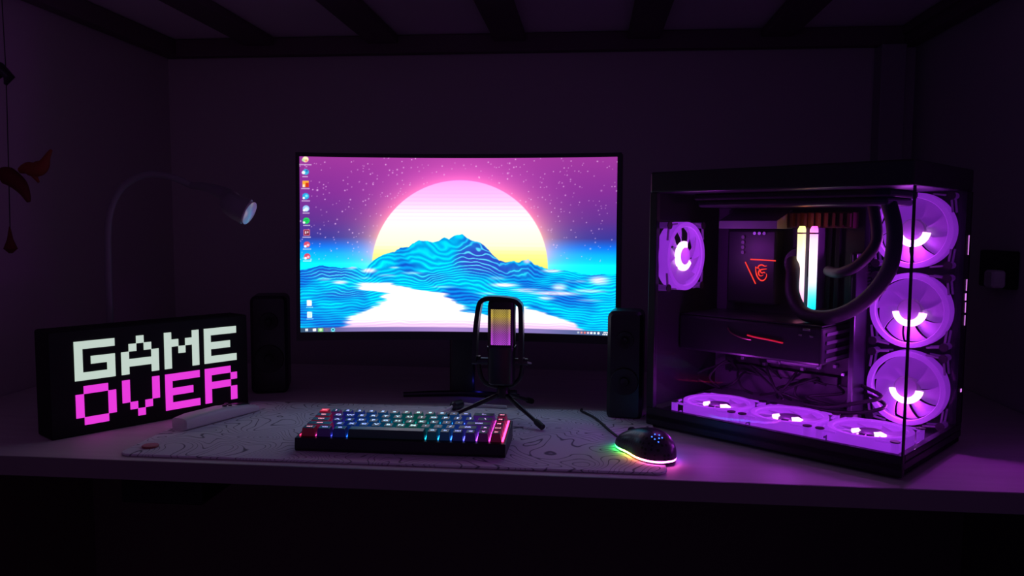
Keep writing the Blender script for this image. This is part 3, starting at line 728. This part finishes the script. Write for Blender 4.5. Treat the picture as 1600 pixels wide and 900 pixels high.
for dx, dy in ((-0.004, 0.003), (0.001, 0.005), (0.005, 0.002), (-0.003, -0.002), (0.002, -0.003), (0.006, -0.003), (-0.001, -0.007)):
    x, y = -0.008+dx*1.3, -0.040+dy*1.1
    t = (y+0.060)/0.122; wv, hv, _ = mouse_pt(t, 0); ca = max(-1, min(1, x/wv)); 
    z = 0.0055 + hv*(math.sqrt(max(0, 1-abs(ca)**(2/0.75))))**0.85
    lg.revolve([(0.0001, 0), (0.0011, 0), (0.0011, 0.0004), (0.0001, 0.0004)], 10, M=Matrix.Translation((x, y, z+0.0002)) @ Matrix.Rotation(0.75, 4, 'X') @ Matrix.Rotation(-0.15, 4, 'Y'))
lg.build('lit_logo', mat('blue_led', (0.1, 0.1, 0.5), 0.4, emit=(0.05, 0.16, 1.0), es=2.2), ms)
tq = 0.80; wv, hv, yq = mouse_pt(tq, 0)
MB().revolve([(0.0001, -0.003), (0.008, -0.003), (0.0085, -0.002), (0.0085, 0.002), (0.008, 0.003), (0.0001, 0.003)], 24, M=Matrix.Translation((0, yq, 0.0055+hv-0.004)) @ Matrix.Rotation(PI/2, 4, 'Y')).build('scroll_wheel', M_rubber, ms)
wd = Matrix.Rotation(math.radians(29), 4, 'Z')
p_front = Matrix.Translation((0.085, 1.170, MT)) @ wd @ Vector((0, 0.0615, 0.008))
cb2 = MB(); cb2.tube(smooth_path([p_front, p_front+Vector((-0.006, 0.012, -0.003)), (0.036, 1.285, MT+0.0025), (0.012, 1.37, MT+0.0025), (-0.012, 1.42, MT+0.0025), (-0.012, 1.435, MT+0.002)], 8), 0.0021, 10)
tag(cb2.build('mouse_cable', M_rubber), 'thin black cable running back from the gaming mouse', 'cable')

# ------------------------------------------------------------ white handset on the mat
hx, hy = -0.668, 1.212
hs = thing('remote_control', 'white remote control lying in front of the lit GAME OVER sign', 'remote', (hx, hy, MT), math.radians(68))
hs.scale = (0.88, 1, 1)
hb = MB(); L_ = []
for t, w_, h_ in ((0, 0.026, 0.012), (0.004, 0.036, 0.020), (0.03, 0.038, 0.023), (0.10, 0.038, 0.023), (0.16, 0.037, 0.017), (0.185, 0.032, 0.011), (0.19, 0.020, 0.007)):
    n = 28; L_.append([(t, (w_/2)*math.copysign(abs(math.cos(a))**0.55, math.cos(a)), h_/2*(1+math.copysign(abs(math.sin(a))**0.55, math.sin(a)))) for a in [2*PI*k/n for k in range(n)]])
hb.loft(L_); hb.build('shell', M_white, hs)
for px, py, r_k in ((0.105, -0.006, 0.0042), (0.122, 0.006, 0.0042), (0.118, -0.007, 0.0035)):
    MB().revolve([(0.0001, 0), (r_k, 0), (r_k*0.9, 0.0025), (0.0001, 0.003)], 18, M=Matrix.Translation((px, py, 0.0232-(px-0.10)*0.10))).build('button', M_black, hs)
pd = MB(); pd.rbox(0.135, -0.011, 0.016, 0.170, 0.011, 0.0205, 0.006, 4, M=Matrix.Translation((0.135,0,0.0205)) @ Matrix.Rotation(0.11, 4, 'Y') @ Matrix.Translation((-0.135,0,-0.0205))); pd.build('button_pad', M_black, hs)

# ------------------------------------------------------------ speakers
def speaker(label, x, y, rz, h, w_, d_):
    s = thing('speaker', label, 'speaker', (x, y, DZ+0.0003), rz, 'small desktop speakers')
    MB().rbox(-w_/2, 0, 0, w_/2, d_, h, 0.012, 5, axis='y').build('cabinet', M_black, s)
    for z, r in ((h*0.36, w_*0.38), (h*0.74, w_*0.24)):
        c = MB(); c.revolve([(0.0001, -0.004), (r*0.3, -0.006), (r*0.35, -0.001), (r*0.85, -0.004), (r, -0.0045), (r*1.04, -0.0002), (r*0.9, 0.0), (0.0001, 0.0)], 32, M=Matrix.Translation((0, -0.0005, z)) @ Matrix.Rotation(PI/2, 4, 'X') @ Matrix.Scale(-1, 4, (0,0,1)))
        c.build('driver_cone', M_rubber, s)
    return s
speaker('black desktop speaker between the monitor and the PC tower', 0.062, 1.382, -0.12, 0.193, 0.062, 0.066)
speaker('black desktop speaker in shadow between the sign and the monitor', -0.640, 1.52, 0.30, 0.198, 0.072, 0.08)

# ------------------------------------------------------------ desk lamp
k_ = 0.85
def LP(x, z): return (x*k_, 1.6*k_, DZ + CAM_H + (z-CAM_H)*k_)
lx, ly = -1.028*k_, 1.6*k_
M_lamp = mat('lamp_grey', (0.20, 0.19, 0.21), 0.5)
lamp = thing('desk_lamp', 'pale grey desk lamp arching over from behind the GAME OVER sign, switched off', 'lamp', (lx, ly, DZ+0.0003))
def LL(p): return (p[0]-lx, p[1]-ly, p[2]-DZ)
MB().revolve([(0.0001, 0), (0.058, 0), (0.060, 0.004), (0.055, 0.012), (0.02, 0.017), (0.0001, 0.018)], 40).build('base', M_lamp, lamp)
pp = [LL(LP(-1.028, z)) for z in (0.01, 0.134, 0.25)] 
pp[0] = (0, 0, 0.015)
arm = pp + [LL(LP(-1.022, 0.354)), LL(LP(-0.992, 0.415)), LL(LP(-0.941, 0.443)), LL(LP(-0.885, 0.440)), LL(LP(-0.835, 0.421))]
sp = smooth_path(arm, 6); MB().tube(sp, [0.0062]*len(sp), 14).build('gooseneck', M_lamp, lamp)
h0 = Vector(LL(LP(-0.835, 0.421))); h1 = Vector(LL((-0.668*0.82, 1.5*0.82, DZ+CAM_H+(0.363-CAM_H)*0.82)))
hp = [h0 + (h1-h0)*t + Vector((0, 0, 0.012*math.sin(PI*t)))*1 for t in (0, 0.25, 0.5, 0.7, 0.85, 0.97)]
# head opens towards the screen
axis = Vector((0.88, 0.0, -0.42)).normalized()
hp[-1] = h1 - axis*0.004
hp[-2] = h1 - axis*0.030
MB().tube(smooth_path(hp, 4), list(np.interp(np.linspace(0, 1, 21), [0, 0.25, 0.5, 0.75, 0.9, 1.0], [0.0062, 0.008, 0.012, 0.018, 0.0205, 0.0215])), 28).build('lamp_head', M_lamp, lamp)
q_ = axis.to_track_quat('Z', 'Y').to_matrix().to_4x4()
MB().revolve([(0.0001, -0.002), (0.0195, -0.002), (0.0195, 0.0008), (0.017, 0.0016), (0.0001, 0.002)], 36, M=Matrix.Translation(h1+axis*0.001) @ q_).build('lens', mat('milky_lens', (0.85, 0.85, 0.88), 0.15, spec=0.8), lamp)

# ------------------------------------------------------------ hanging ornament at the left edge
M_orn = mat('orange_wood', (0.22, 0.05, 0.02), 0.7, spec=0.2)
M_orn2 = mat('dark_red_wood', (0.10, 0.012, 0.012), 0.7, spec=0.2)
oy = 1.30
orn = thing('hanging_ornament', 'reddish hanging ornament on a string by the left wall', 'ornament', (-1.013, oy, BZ+0.012))
def ol(x, z): return (x+1.013, 0, z+DZ-(BZ+0.012))
MB().tube([(0.0, 0, 0.0), ol(-1.010, 0.60), ol(-1.013, 0.44), ol(-1.016, 0.30)], 0.0009, 6).build('string', M_black, orn)
MB().tube([ol(-1.030, 0.590), ol(-1.017, 0.606), ol(-1.004, 0.592), ol(-1.012, 0.580)], [0.004, 0.012, 0.009, 0.003], 14).build('top_bead', M_metal, orn)
bd = MB(); bd.tube(smooth_path([ol(-1.036, 0.422), ol(-1.020, 0.425), ol(-0.998, 0.412), ol(-0.985, 0.395), ol(-0.978, 0.378)], 5), list(np.interp(np.linspace(0,1,21), [0,.3,.6,1], [0.006, 0.016, 0.012, 0.003])), 14); bd.build('lower_figure', M_orn2, orn)
bd = MB(); bd.tube(smooth_path([ol(-0.992, 0.432), ol(-0.978, 0.436), ol(-0.962, 0.434), ol(-0.948, 0.442), ol(-0.940, 0.456), ol(-0.932, 0.468)], 5), list(np.interp(np.linspace(0,1,26), [0,.25,.5,.75,1], [0.005, 0.012, 0.013, 0.006, 0.002])), 14)
bd.tube([ol(-0.966, 0.424), ol(-0.958, 0.412)], [0.005, 0.002], 8)
bd.build('bird_figure', M_orn, orn)
MB().tube([ol(-1.016, 0.335), ol(-1.016, 0.312), ol(-1.016, 0.296), ol(-1.016, 0.288)], [0.001, 0.005, 0.011, 0.003], 14).build('pendant', M_orn2, orn)
MB().tube([ol(-0.984, 0.416), ol(-1.0, 0.422)], 0.0008, 6).build('string_loop', M_black, orn)

# ------------------------------------------------------------ computer tower
KXc, KYc, KA = 0.42170, 1.09065, 0.6786
CL, CWd, CH = 0.4156, 0.266, 0.4315
pc = thing('computer_tower', 'black computer tower with glass panels and glowing purple fans', 'computer', (KXc, KYc, DZ), -KA)
# local: x = -u (u runs back along the long glass), y = v (into the case)
def cbx(name, u0, u1, v0, v1, z0, z1, m, bev=0.001, parent=None):
    return MB().box(-u1, v0, z0, -u0, v1, z1).build(name, m, parent or pc, False, bevel=bev)
cbx('foot', 0.02, 0.06, 0.02, 0.24, 0.0003, 0.012, M_rubber); cbx('foot', 0.35, 0.39, 0.02, 0.24, 0.0003, 0.012, M_rubber)
cbx('bottom_tray', 0.0, CL, 0.0, CWd, 0.012, 0.024, M_black, 0.002)
cbx('front_skirt', 0.002, 0.012, 0.003, CWd-0.003, 0.004, 0.012, M_blackm)
cbx('side_skirt', 0.0, CL, 0.0, 0.010, 0.004, 0.034, M_black, 0.0015)
cbx('front_sill', 0.0, 0.010, 0.010, CWd, 0.024, 0.034, M_black, 0.0015)
cbx('top_panel', 0.0, CL, 0.0, CWd, 0.397, CH, M_black, 0.003)
cbx('rear_panel_upper', CL-0.006, CL, 0.010, CWd, 0.352, 0.397, M_blackm, 0)
cbx('rear_panel_lower', CL-0.006, CL, 0.010, CWd, 0.034, 0.229, M_blackm, 0)
cbx('rear_panel_side', CL-0.006, CL, 0.128, CWd, 0.229, 0.352, M_blackm, 0)
cbx('rear_pillar', CL-0.014, CL, 0.0, 0.010, 0.034, 0.397, M_black)
cbx('far_side_panel', 0.0, CL-0.006, CWd-0.005, CWd, 0.034, 0.397, M_blackm, 0)
cbx('front_pillar', 0.0, 0.012, CWd-0.030, CWd-0.005, 0.034, 0.397, M_black)
cbx('motherboard_tray', 0.135, CL-0.006, 0.216, 0.219, 0.034, 0.397, M_tray, 0)
cbx('side_glass', 0.002, CL-0.014, 0.0005, 0.0035, 0.034, 0.397, M_glass, 0)
cbx('front_glass', 0.0005, 0.0035, 0.0060, CWd-0.030, 0.034, 0.397, M_glass, 0)
cbx('glass_corner_seam', -0.0004, 0.0019, -0.0004, 0.0058, 0.034, 0.397, M_metal, 0)
# glowing strips added on the front pillar to imitate leaked fan light
M_leakglow = mat('leaked_light_glow', (0.3, 0.1, 0.4), 0.3, emit=(0.85, 0.25, 1.0), es=1.0)
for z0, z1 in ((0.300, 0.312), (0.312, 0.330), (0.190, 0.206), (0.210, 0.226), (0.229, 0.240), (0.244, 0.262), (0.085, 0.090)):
    cbx('leak_glow_strip', -0.0006, 0.0004, CWd-0.0125-0.003*((z0*1000) % 2), CWd-0.0105, z0, z1, M_leakglow, 0)

# ---- fans
def make_fan(orient, loc, arc, blade_off=0.0, hubm=None, strutm=None):
    """orient: matrix turning local +z (the fan's open face) to its facing; returns the fan part"""
    R = 0.0585; D = 0.024
    fr = MB(); st_ = MB()
    fr.revolve([(R-0.0035, -D/2), (R, -D/2), (R, D/2), (R-0.0075, D/2), (R-0.0085, D/2-0.002), (R-0.0035, D/2-0.008)], 64)
    for sx in (-1, 1):
        for sy in (-1, 1):
            c = Vector((sx*0.0525, sy*0.0525, 0))
            st_.cyl(c+Vector((0,0,-D/2)), c+Vector((0,0,D/2-0.0012)), 0.0052, n=14)
            for dx, dy in ((0.0555*sx, 0.0275*sy), (0.0275*sx, 0.0555*sy)):
                p = Vector((dx, dy, 0)); e_ = (p - c); e_n = e_.normalized(); nn = Vector((-e_n.y, e_n.x, 0))*0.0013
                for zz in (-D/2, D/2-0.004):
                    b0 = st_.addv([c+nn+Vector((0,0,zz)), p+nn+Vector((0,0,zz)), p-nn+Vector((0,0,zz)), c-nn+Vector((0,0,zz)), c+nn+Vector((0,0,zz+0.003)), p+nn+Vector((0,0,zz+0.003)), p-nn+Vector((0,0,zz+0.003)), c-nn+Vector((0,0,zz+0.003))])
                    st_.quad_faces([(0,3,2,1),(4,5,6,7),(0,1,5,4),(1,2,6,5),(2,3,7,6),(3,0,4,7)], b0)
    f = fr.build('case_fan', M_fring, pc)
    f.matrix_local = Matrix.Translation(loc) @ orient
    st_.build('corner_struts', strutm or M_fstrut, f, False)
    pads = MB()
    for sx in (-1, 1):
        for sy in (-1, 1):
            pads.cyl((sx*0.0525, sy*0.0525, D/2-0.0012), (sx*0.0525, sy*0.0525, D/2+0.0004), 0.0066, n=16)
    pads.build('corner_pads', M_rubber, f)
    bl = MB(); nb = 9
    for k in range(nb):
        loops = []
        for i in range(9):
            r = 0.0185 + (0.0495-0.0185)*i/8
            sw = 0.26*((r-0.0185)/0.031)**1.3
            wa = 0.72 if i else 0.66
            L = []
            for s in range(7):
                a = 2*PI*k/nb + blade_off + sw + wa*(s/6)
                z = -0.0065 + 0.013*(s/6)
                L.append((r*math.cos(a), r*math.sin(a), z))
            L2 = [(x, y, z-0.0013) for x, y, z in L[::-1]]
            loops.append(L+L2)
        bl.loft(loops)
    bl.build('fan_blades', M_fblade, f)
    MB().revolve([(0.0001, -0.009), (0.0185, -0.009), (0.0185, 0.0065), (0.0165, 0.0085), (0.0001, 0.0090)], 36).build('hub', hubm or M_hub, f)
    for a0, a1 in arc:  # hub LED glow, with its highlight put into partial glowing arcs
        MB().revolve([(0.0188, 0.003), (0.0255, 0.0045), (0.0255, 0.0075), (0.0165, 0.0098), (0.0150, 0.0095)], 28, a0=a0, a1=a1).build('led_glint_arc', M_fled, f)
    return f
# side fans face the long glass (-y local)
FY = Matrix.Rotation(PI/2, 4, 'X')      # +z -> -y, local y -> z
D2R = math.radians
for z in (0.337, 0.2125, 0.090):
    make_fan(FY, (-0.0635, 0.206, z), [(D2R(188), D2R(352))], z*7)
# rear fan faces the front (+x local)
FXm = Matrix.Rotation(PI/2, 4, 'Z') @ Matrix.Rotation(PI/2, 4, 'X')
make_fan(FXm, (-(CL-0.020), 0.066, 0.2905), [(D2R(70), D2R(330))], 0.4)
# bottom fans face up
for u in (0.068, 0.192, 0.316):
    make_fan(Matrix.Identity(4), (-u, 0.068, 0.0365), [(D2R(192), D2R(232)), (D2R(308), D2R(348))], u*9, M_hubdark, M_fring)

# ---- motherboard and what sits on it
M_pcb = mat('circuit_board', (0.012, 0.010, 0.014), 0.5)
M_heat = mat('heatsink_metal', (0.26, 0.24, 0.28), 0.45, 0.25)
M_red = mat('red_led', (0.4, 0.05, 0.04), 0.4, emit=srgb(255, 62, 44), es=1.15)
mobo = cbx('motherboard', 0.140, 0.385, 0.209, 0.212, 0.075, 0.372, M_pcb, 0)
def mb_(name, u0, u1, v0, v1, z0, z1, m, bev=0.001): return cbx(name, u0, u1, v0, v1, z0, z1, m, bev, mobo)
mb_('port_cover', 0.278, 0.372, 0.182, 0.209, 0.205, 0.336, M_black, 0.004)
hsx = MB(); hsx.loft([[(-0.372, v, z) for v, z in ((0.150, 0.338), (0.150, 0.352), (0.209, 0.372), (0.209, 0.338))], [(-0.262, v, z) for v, z in ((0.150, 0.338), (0.150, 0.352), (0.209, 0.372), (0.209, 0.338))]])
hsx.build('heatsink', M_heat, mobo, False, bevel=0.001)
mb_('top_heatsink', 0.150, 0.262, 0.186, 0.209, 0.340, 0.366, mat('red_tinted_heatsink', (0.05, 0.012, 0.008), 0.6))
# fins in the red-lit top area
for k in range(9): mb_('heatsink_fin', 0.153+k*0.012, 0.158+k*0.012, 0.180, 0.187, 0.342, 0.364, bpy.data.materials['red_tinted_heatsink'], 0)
for z in (0.327, 0.318, 0.309, 0.300): 
    MB().cyl((-0.340, 0.1815, z-0.004), (-0.340, 0.179, z-0.004), 0.0032, n=12).build('cover_stud', M_heat, mobo)
for u in (0.318, 0.309, 0.300):
    MB().cyl((-u, 0.1815, 0.330), (-u, 0.179, 0.330), 0.0030, n=12).build('cover_stud', M_chrome, mobo)
def bar(name, p, q_, w_, m, v=0.1805, par=mobo):
    p = Vector((-p[0], v, p[1])); q_ = Vector((-q_[0], v, q_[1])); return MB().tube([p, q_], w_, 8).build(name, m, par)
bar('red_light_bar', (0.325, 0.284), (0.278, 0.283), 0.0011, M_red)
bar('red_light_bar', (0.335, 0.279), (0.314, 0.241), 0.0011, M_red)
# dragon-like crest: shield sweep, horned head and curled neck
def crest(pts, rad, name='crest'):
    P_ = smooth_path([(-(0.3035 + 0.0115*x), 0.1805, 0.2615 + 0.0135*y) for x, y in pts], 5)
    return P_, list(np.interp(np.linspace(0, 1, len(P_)), np.linspace(0, 1, len(rad)), [r*0.001 for r in rad]))
cm = MB()
for pts, rad in (
    ([(1.0, 0.75), (0.92, 0.1), (0.72, -0.45), (0.3, -0.9), (-0.15, -1.05), (-0.6, -0.85), (-0.85, -0.4), (-0.8, -0.1)], [0.5, 1.0, 1.2, 1.2, 1.1, 1.0, 0.7, 0.4]),
    ([(1.0, 0.75), (0.7, 0.55), (0.45, 0.85), (0.0, 1.0), (-0.5, 0.85), (-0.85, 0.9)], [0.4, 0.9, 1.2, 1.2, 0.9, 0.4]),
    ([(-0.85, 0.5), (-0.4, 0.45), (0.1, 0.35), (0.45, 0.1), (0.4, -0.3), (0.05, -0.45), (-0.3, -0.3)], [0.4, 0.8, 1.2, 1.3, 1.1, 0.8, 0.4]),
    ([(0.5, 0.6), (0.15, 0.1), (-0.1, -0.05), (-0.45, 0.05), (-0.6, -0.1)], [0.5, 1.0, 1.0, 0.8, 0.4])):
    P_, R_l = crest(pts, rad); cm.tube(P_, R_l, 8)
cm.build('dragon_crest', M_red, mobo)
# memory modules
def ram(u, stops, lab=None):
    m = MB()
    n = 24; z0, z1 = 0.205, 0.343
    loops = []
    for i in range(n+1):
        z = z0 + (z1-z0)*i/n
        t = i/n; c = srgb(*[np.interp(t, [s[0] for s in stops], [s[1][k] for s in stops]) for k in range(3)])
        w_ = 0.0046 - (0.0016 if i == n else 0); dd = 0.0035 if i == n else 0
        b0 = m.addv([(-u-w_, 0.172, z), (-u-w_, 0.1605+dd, z), (-u-w_*0.6, 0.159+dd, z), (-u+w_*0.6, 0.159+dd, z), (-u+w_, 0.1605+dd, z), (-u+w_, 0.172, z)], c)
        if i:
            for k in range(5): m.f.append([b0-6+k, b0-5+k, b0+k+1, b0+k]); m.mi.append(0)
    m.f.append([b0+k for k in range(6)]); m.mi.append(0)
    body = mb_('memory_module', u-0.0038, u+0.0038, 0.172, 0.209, 0.205, 0.341, M_heat)
    m.build('light_bar', vcol_mat('memory_light', 1.9, (0.3, 0.3, 0.3)), body)
    mb_2 = MB().box(-u-0.0052, 0.158, 0.330, -u+0.0052, 0.1725, 0.3325).build('clip_band', M_heat, body, False)
ram(0.2265, [(0, (255, 120, 170)), (0.25, (255, 190, 215)), (0.6, (255, 235, 215)), (0.85, (255, 245, 160)), (1, (245, 255, 140))])
ram(0.2055, [(0, (0, 200, 225)), (0.14, (60, 225, 245)), (0.3, (200, 225, 255)), (0.55, (255, 215, 245)), (0.85, (255, 195, 245)), (1, (255, 90, 220))])
mb_('memory_slot', 0.176, 0.183, 0.200, 0.209, 0.205, 0.341, M_blackm); mb_('memory_slot', 0.190, 0.196, 0.200, 0.209, 0.205, 0.341, M_blackm)
# heavy power plug and braided wires at the board's right edge
mb_('power_socket', 0.142, 0.154, 0.190, 0.209, 0.245, 0.300, M_black)
wr_ = MB()
for k in range(8):
    o_ = 0.0055*k
    wr_.tube(smooth_path([(-0.146, 0.188, 0.250+o_), (-0.140, 0.178, 0.250+o_), (-0.132, 0.185, 0.247+o_), (-0.128, 0.205, 0.247+o_)], 4), 0.0022, 6)
wr_.build('power_wires', M_rubber, mobo)
# lower board: chip cover, small parts
mb_('chip_cover', 0.20, 0.30, 0.200, 0.209, 0.100, 0.145, M_heat, 0.003)
mb_('slot_cover', 0.17, 0.36, 0.196, 0.209, 0.078, 0.092, M_black)
for k in range(14):
    u = 0.16+0.014*k; mb_('capacitor', u, u+0.006, 0.198, 0.209, 0.094+0.006*((k*7) % 5), 0.100+0.006*((k*7) % 5), M_chrome if k % 3 == 0 else M_heat, 0.001)

# ---- graphics card
gpu = cbx('graphics_card', 0.152, CL-0.008, 0.085, 0.208, 0.126, 0.186, M_black, 0.004)
gp = lambda n, *a: cbx(n, *a, gpu)
cbx('card_backplate', 0.153, CL-0.009, 0.088, 0.207, 0.1865, 0.189, M_metal, 0.0008, gpu)
for k in range(3):
    MB().cyl((-(0.20+0.075*k), 0.145, 0.1262), (-(0.20+0.075*k), 0.145, 0.1235), 0.034, n=32).build('card_fan', M_rubber, gpu)
pr_ = MB(); pr_.tube(smooth_path([(-0.276, 0.0838, 0.163), (-0.262, 0.0834, 0.1610), (-0.236, 0.0832, 0.1590), (-0.214, 0.0834, 0.1565)], 4), 0.0013, 8)
pr_.build('red_accent_bar', mat('dim_red_led', (0.4, 0.05, 0.04), 0.4, emit=srgb(190, 20, 35), es=0.9), gpu)
tr_ = MB(); tr_.tube(smooth_path([(-0.312, 0.0838, 0.172), (-0.305, 0.0832, 0.164), (-0.286, 0.083, 0.158), (-0.268, 0.0834, 0.156)], 4), 0.0012, 8); tr_.build('shroud_trim', mat('coppery_trim', (0.4, 0.18, 0.14), 0.3, 0.9), gpu)
# slotted metal end of the card
for k in range(4):
    z = 0.131+0.0135*k
    MB().rbox(-0.1517, 0.100, z, -0.1497, 0.195, z+0.0055, 0.0018, 3, axis='x').build('end_rib', mat('rib_metal', (0.25, 0.24, 0.28), 0.35, 0.7) if k == 0 else bpy.data.materials['rib_metal'], gpu)
for u, z, w_ in ((0.176, 0.180, 0.006), (0.186, 0.171, 0.003), (0.168, 0.170, 0.003)):
    cbx('card_connector', u-w_, u+w_, 0.0835, 0.0855, z, z+0.003, M_chrome, 0.0005, gpu)
cbx('vertical_bracket', 0.128, 0.136, 0.150, 0.200, 0.040, 0.30, M_metal, 0.002)

# ---- radiator under the roof, pump and hoses
cbx('radiator', 0.055, 0.375, 0.070, 0.190, 0.386, 0.3965, M_blackm, 0.003)
cbx('radiator_fan_row', 0.060, 0.370, 0.075, 0.185, 0.374, 0.3855, M_black, 0.004)
ho = MB(); P_ = smooth_path([(-0.068, 0.105, 0.3760), (-0.058, 0.100, 0.345), (-0.056, 0.098, 0.315), (-0.062, 0.098, 0.280), (-0.085, 0.100, 0.243), (-0.120, 0.104, 0.214), (-0.160, 0.108, 0.200), (-0.198, 0.116, 0.205), (-0.222, 0.130, 0.232), (-0.232, 0.150, 0.265), (-0.240, 0.168, 0.285)], 8)
ho.tube(P_, 0.0112, 18); ho.build('coolant_hose', M_rubber, pc)
ho = MB(); P_ = smooth_path([(-0.108, 0.152, 0.376), (-0.098, 0.145, 0.335), (-0.100, 0.142, 0.312), (-0.122, 0.142, 0.284), (-0.150, 0.150, 0.270), (-0.170, 0.165, 0.268), (-0.185, 0.178, 0.270)], 8)
ho.tube(P_, 0.0085, 16); ho.build('coolant_hose', M_rubber, pc)
MB().revolve([(0.0001, 0), (0.027, 0), (0.028, 0.004), (0.028, 0.022), (0.026, 0.025), (0.0001, 0.026)], 40, M=Matrix.Translation((-0.238, 0.209, 0.280)) @ FY).build('cooler_pump', M_black, pc)

# ---- power unit / cable bundle low down behind the bottom fans
bun = MB()
rr = random.Random(3)
for k in range(12):
    u0 = 0.15+0.02*k; P_ = smooth_path([(-u0, 0.200, 0.076), (-(u0+rr.uniform(-.02,.03)), 0.175, 0.070+rr.uniform(0,.03)), (-(u0+rr.uniform(-.05,.05)), 0.155, 0.056+rr.uniform(0,.012)), (-(u0+rr.uniform(-.06,.06)), 0.175, 0.046)], 5)
    bun.tube(P_, 0.0022, 7)
bun.tube(smooth_path([(-0.205, 0.150, 0.048), (-0.16, 0.140, 0.052), (-0.12, 0.150, 0.064), (-0.090, 0.172, 0.075), (-0.128, 0.190, 0.085)], 6), 0.003, 8)
bun.tube(smooth_path([(-0.205, 0.155, 0.044), (-0.16, 0.148, 0.044), (-0.11, 0.155, 0.050), (-0.085, 0.175, 0.062), (-0.128, 0.200, 0.073)], 6), 0.003, 8)
bun.build('cable_bundle', M_rubber, pc)
cbx('floor_cover', 0.135, 0.400, 0.135, 0.215, 0.024, 0.040, M_heat, 0.002)

# ---- LEDs as lamps
LC = (0.62, 0.045, 1.0)
for z in (0.337, 0.2125, 0.090):
    point('fan_led_lamp', (-0.0635, 0.186, z-0.030), 0.32, LC, 0.010, pc)
point('fan_led_lamp', (-(CL-0.05), 0.066, 0.296), 0.14, LC, 0.010, pc)
for u in (0.068, 0.192, 0.316):
    point('fan_led_lamp', (-u, 0.050, 0.070), 0.24, LC, 0.010, pc)
point('board_led_lamp', (-0.215, 0.150, 0.349), 0.02, (1.0, 0.12, 0.03), 0.006, pc)
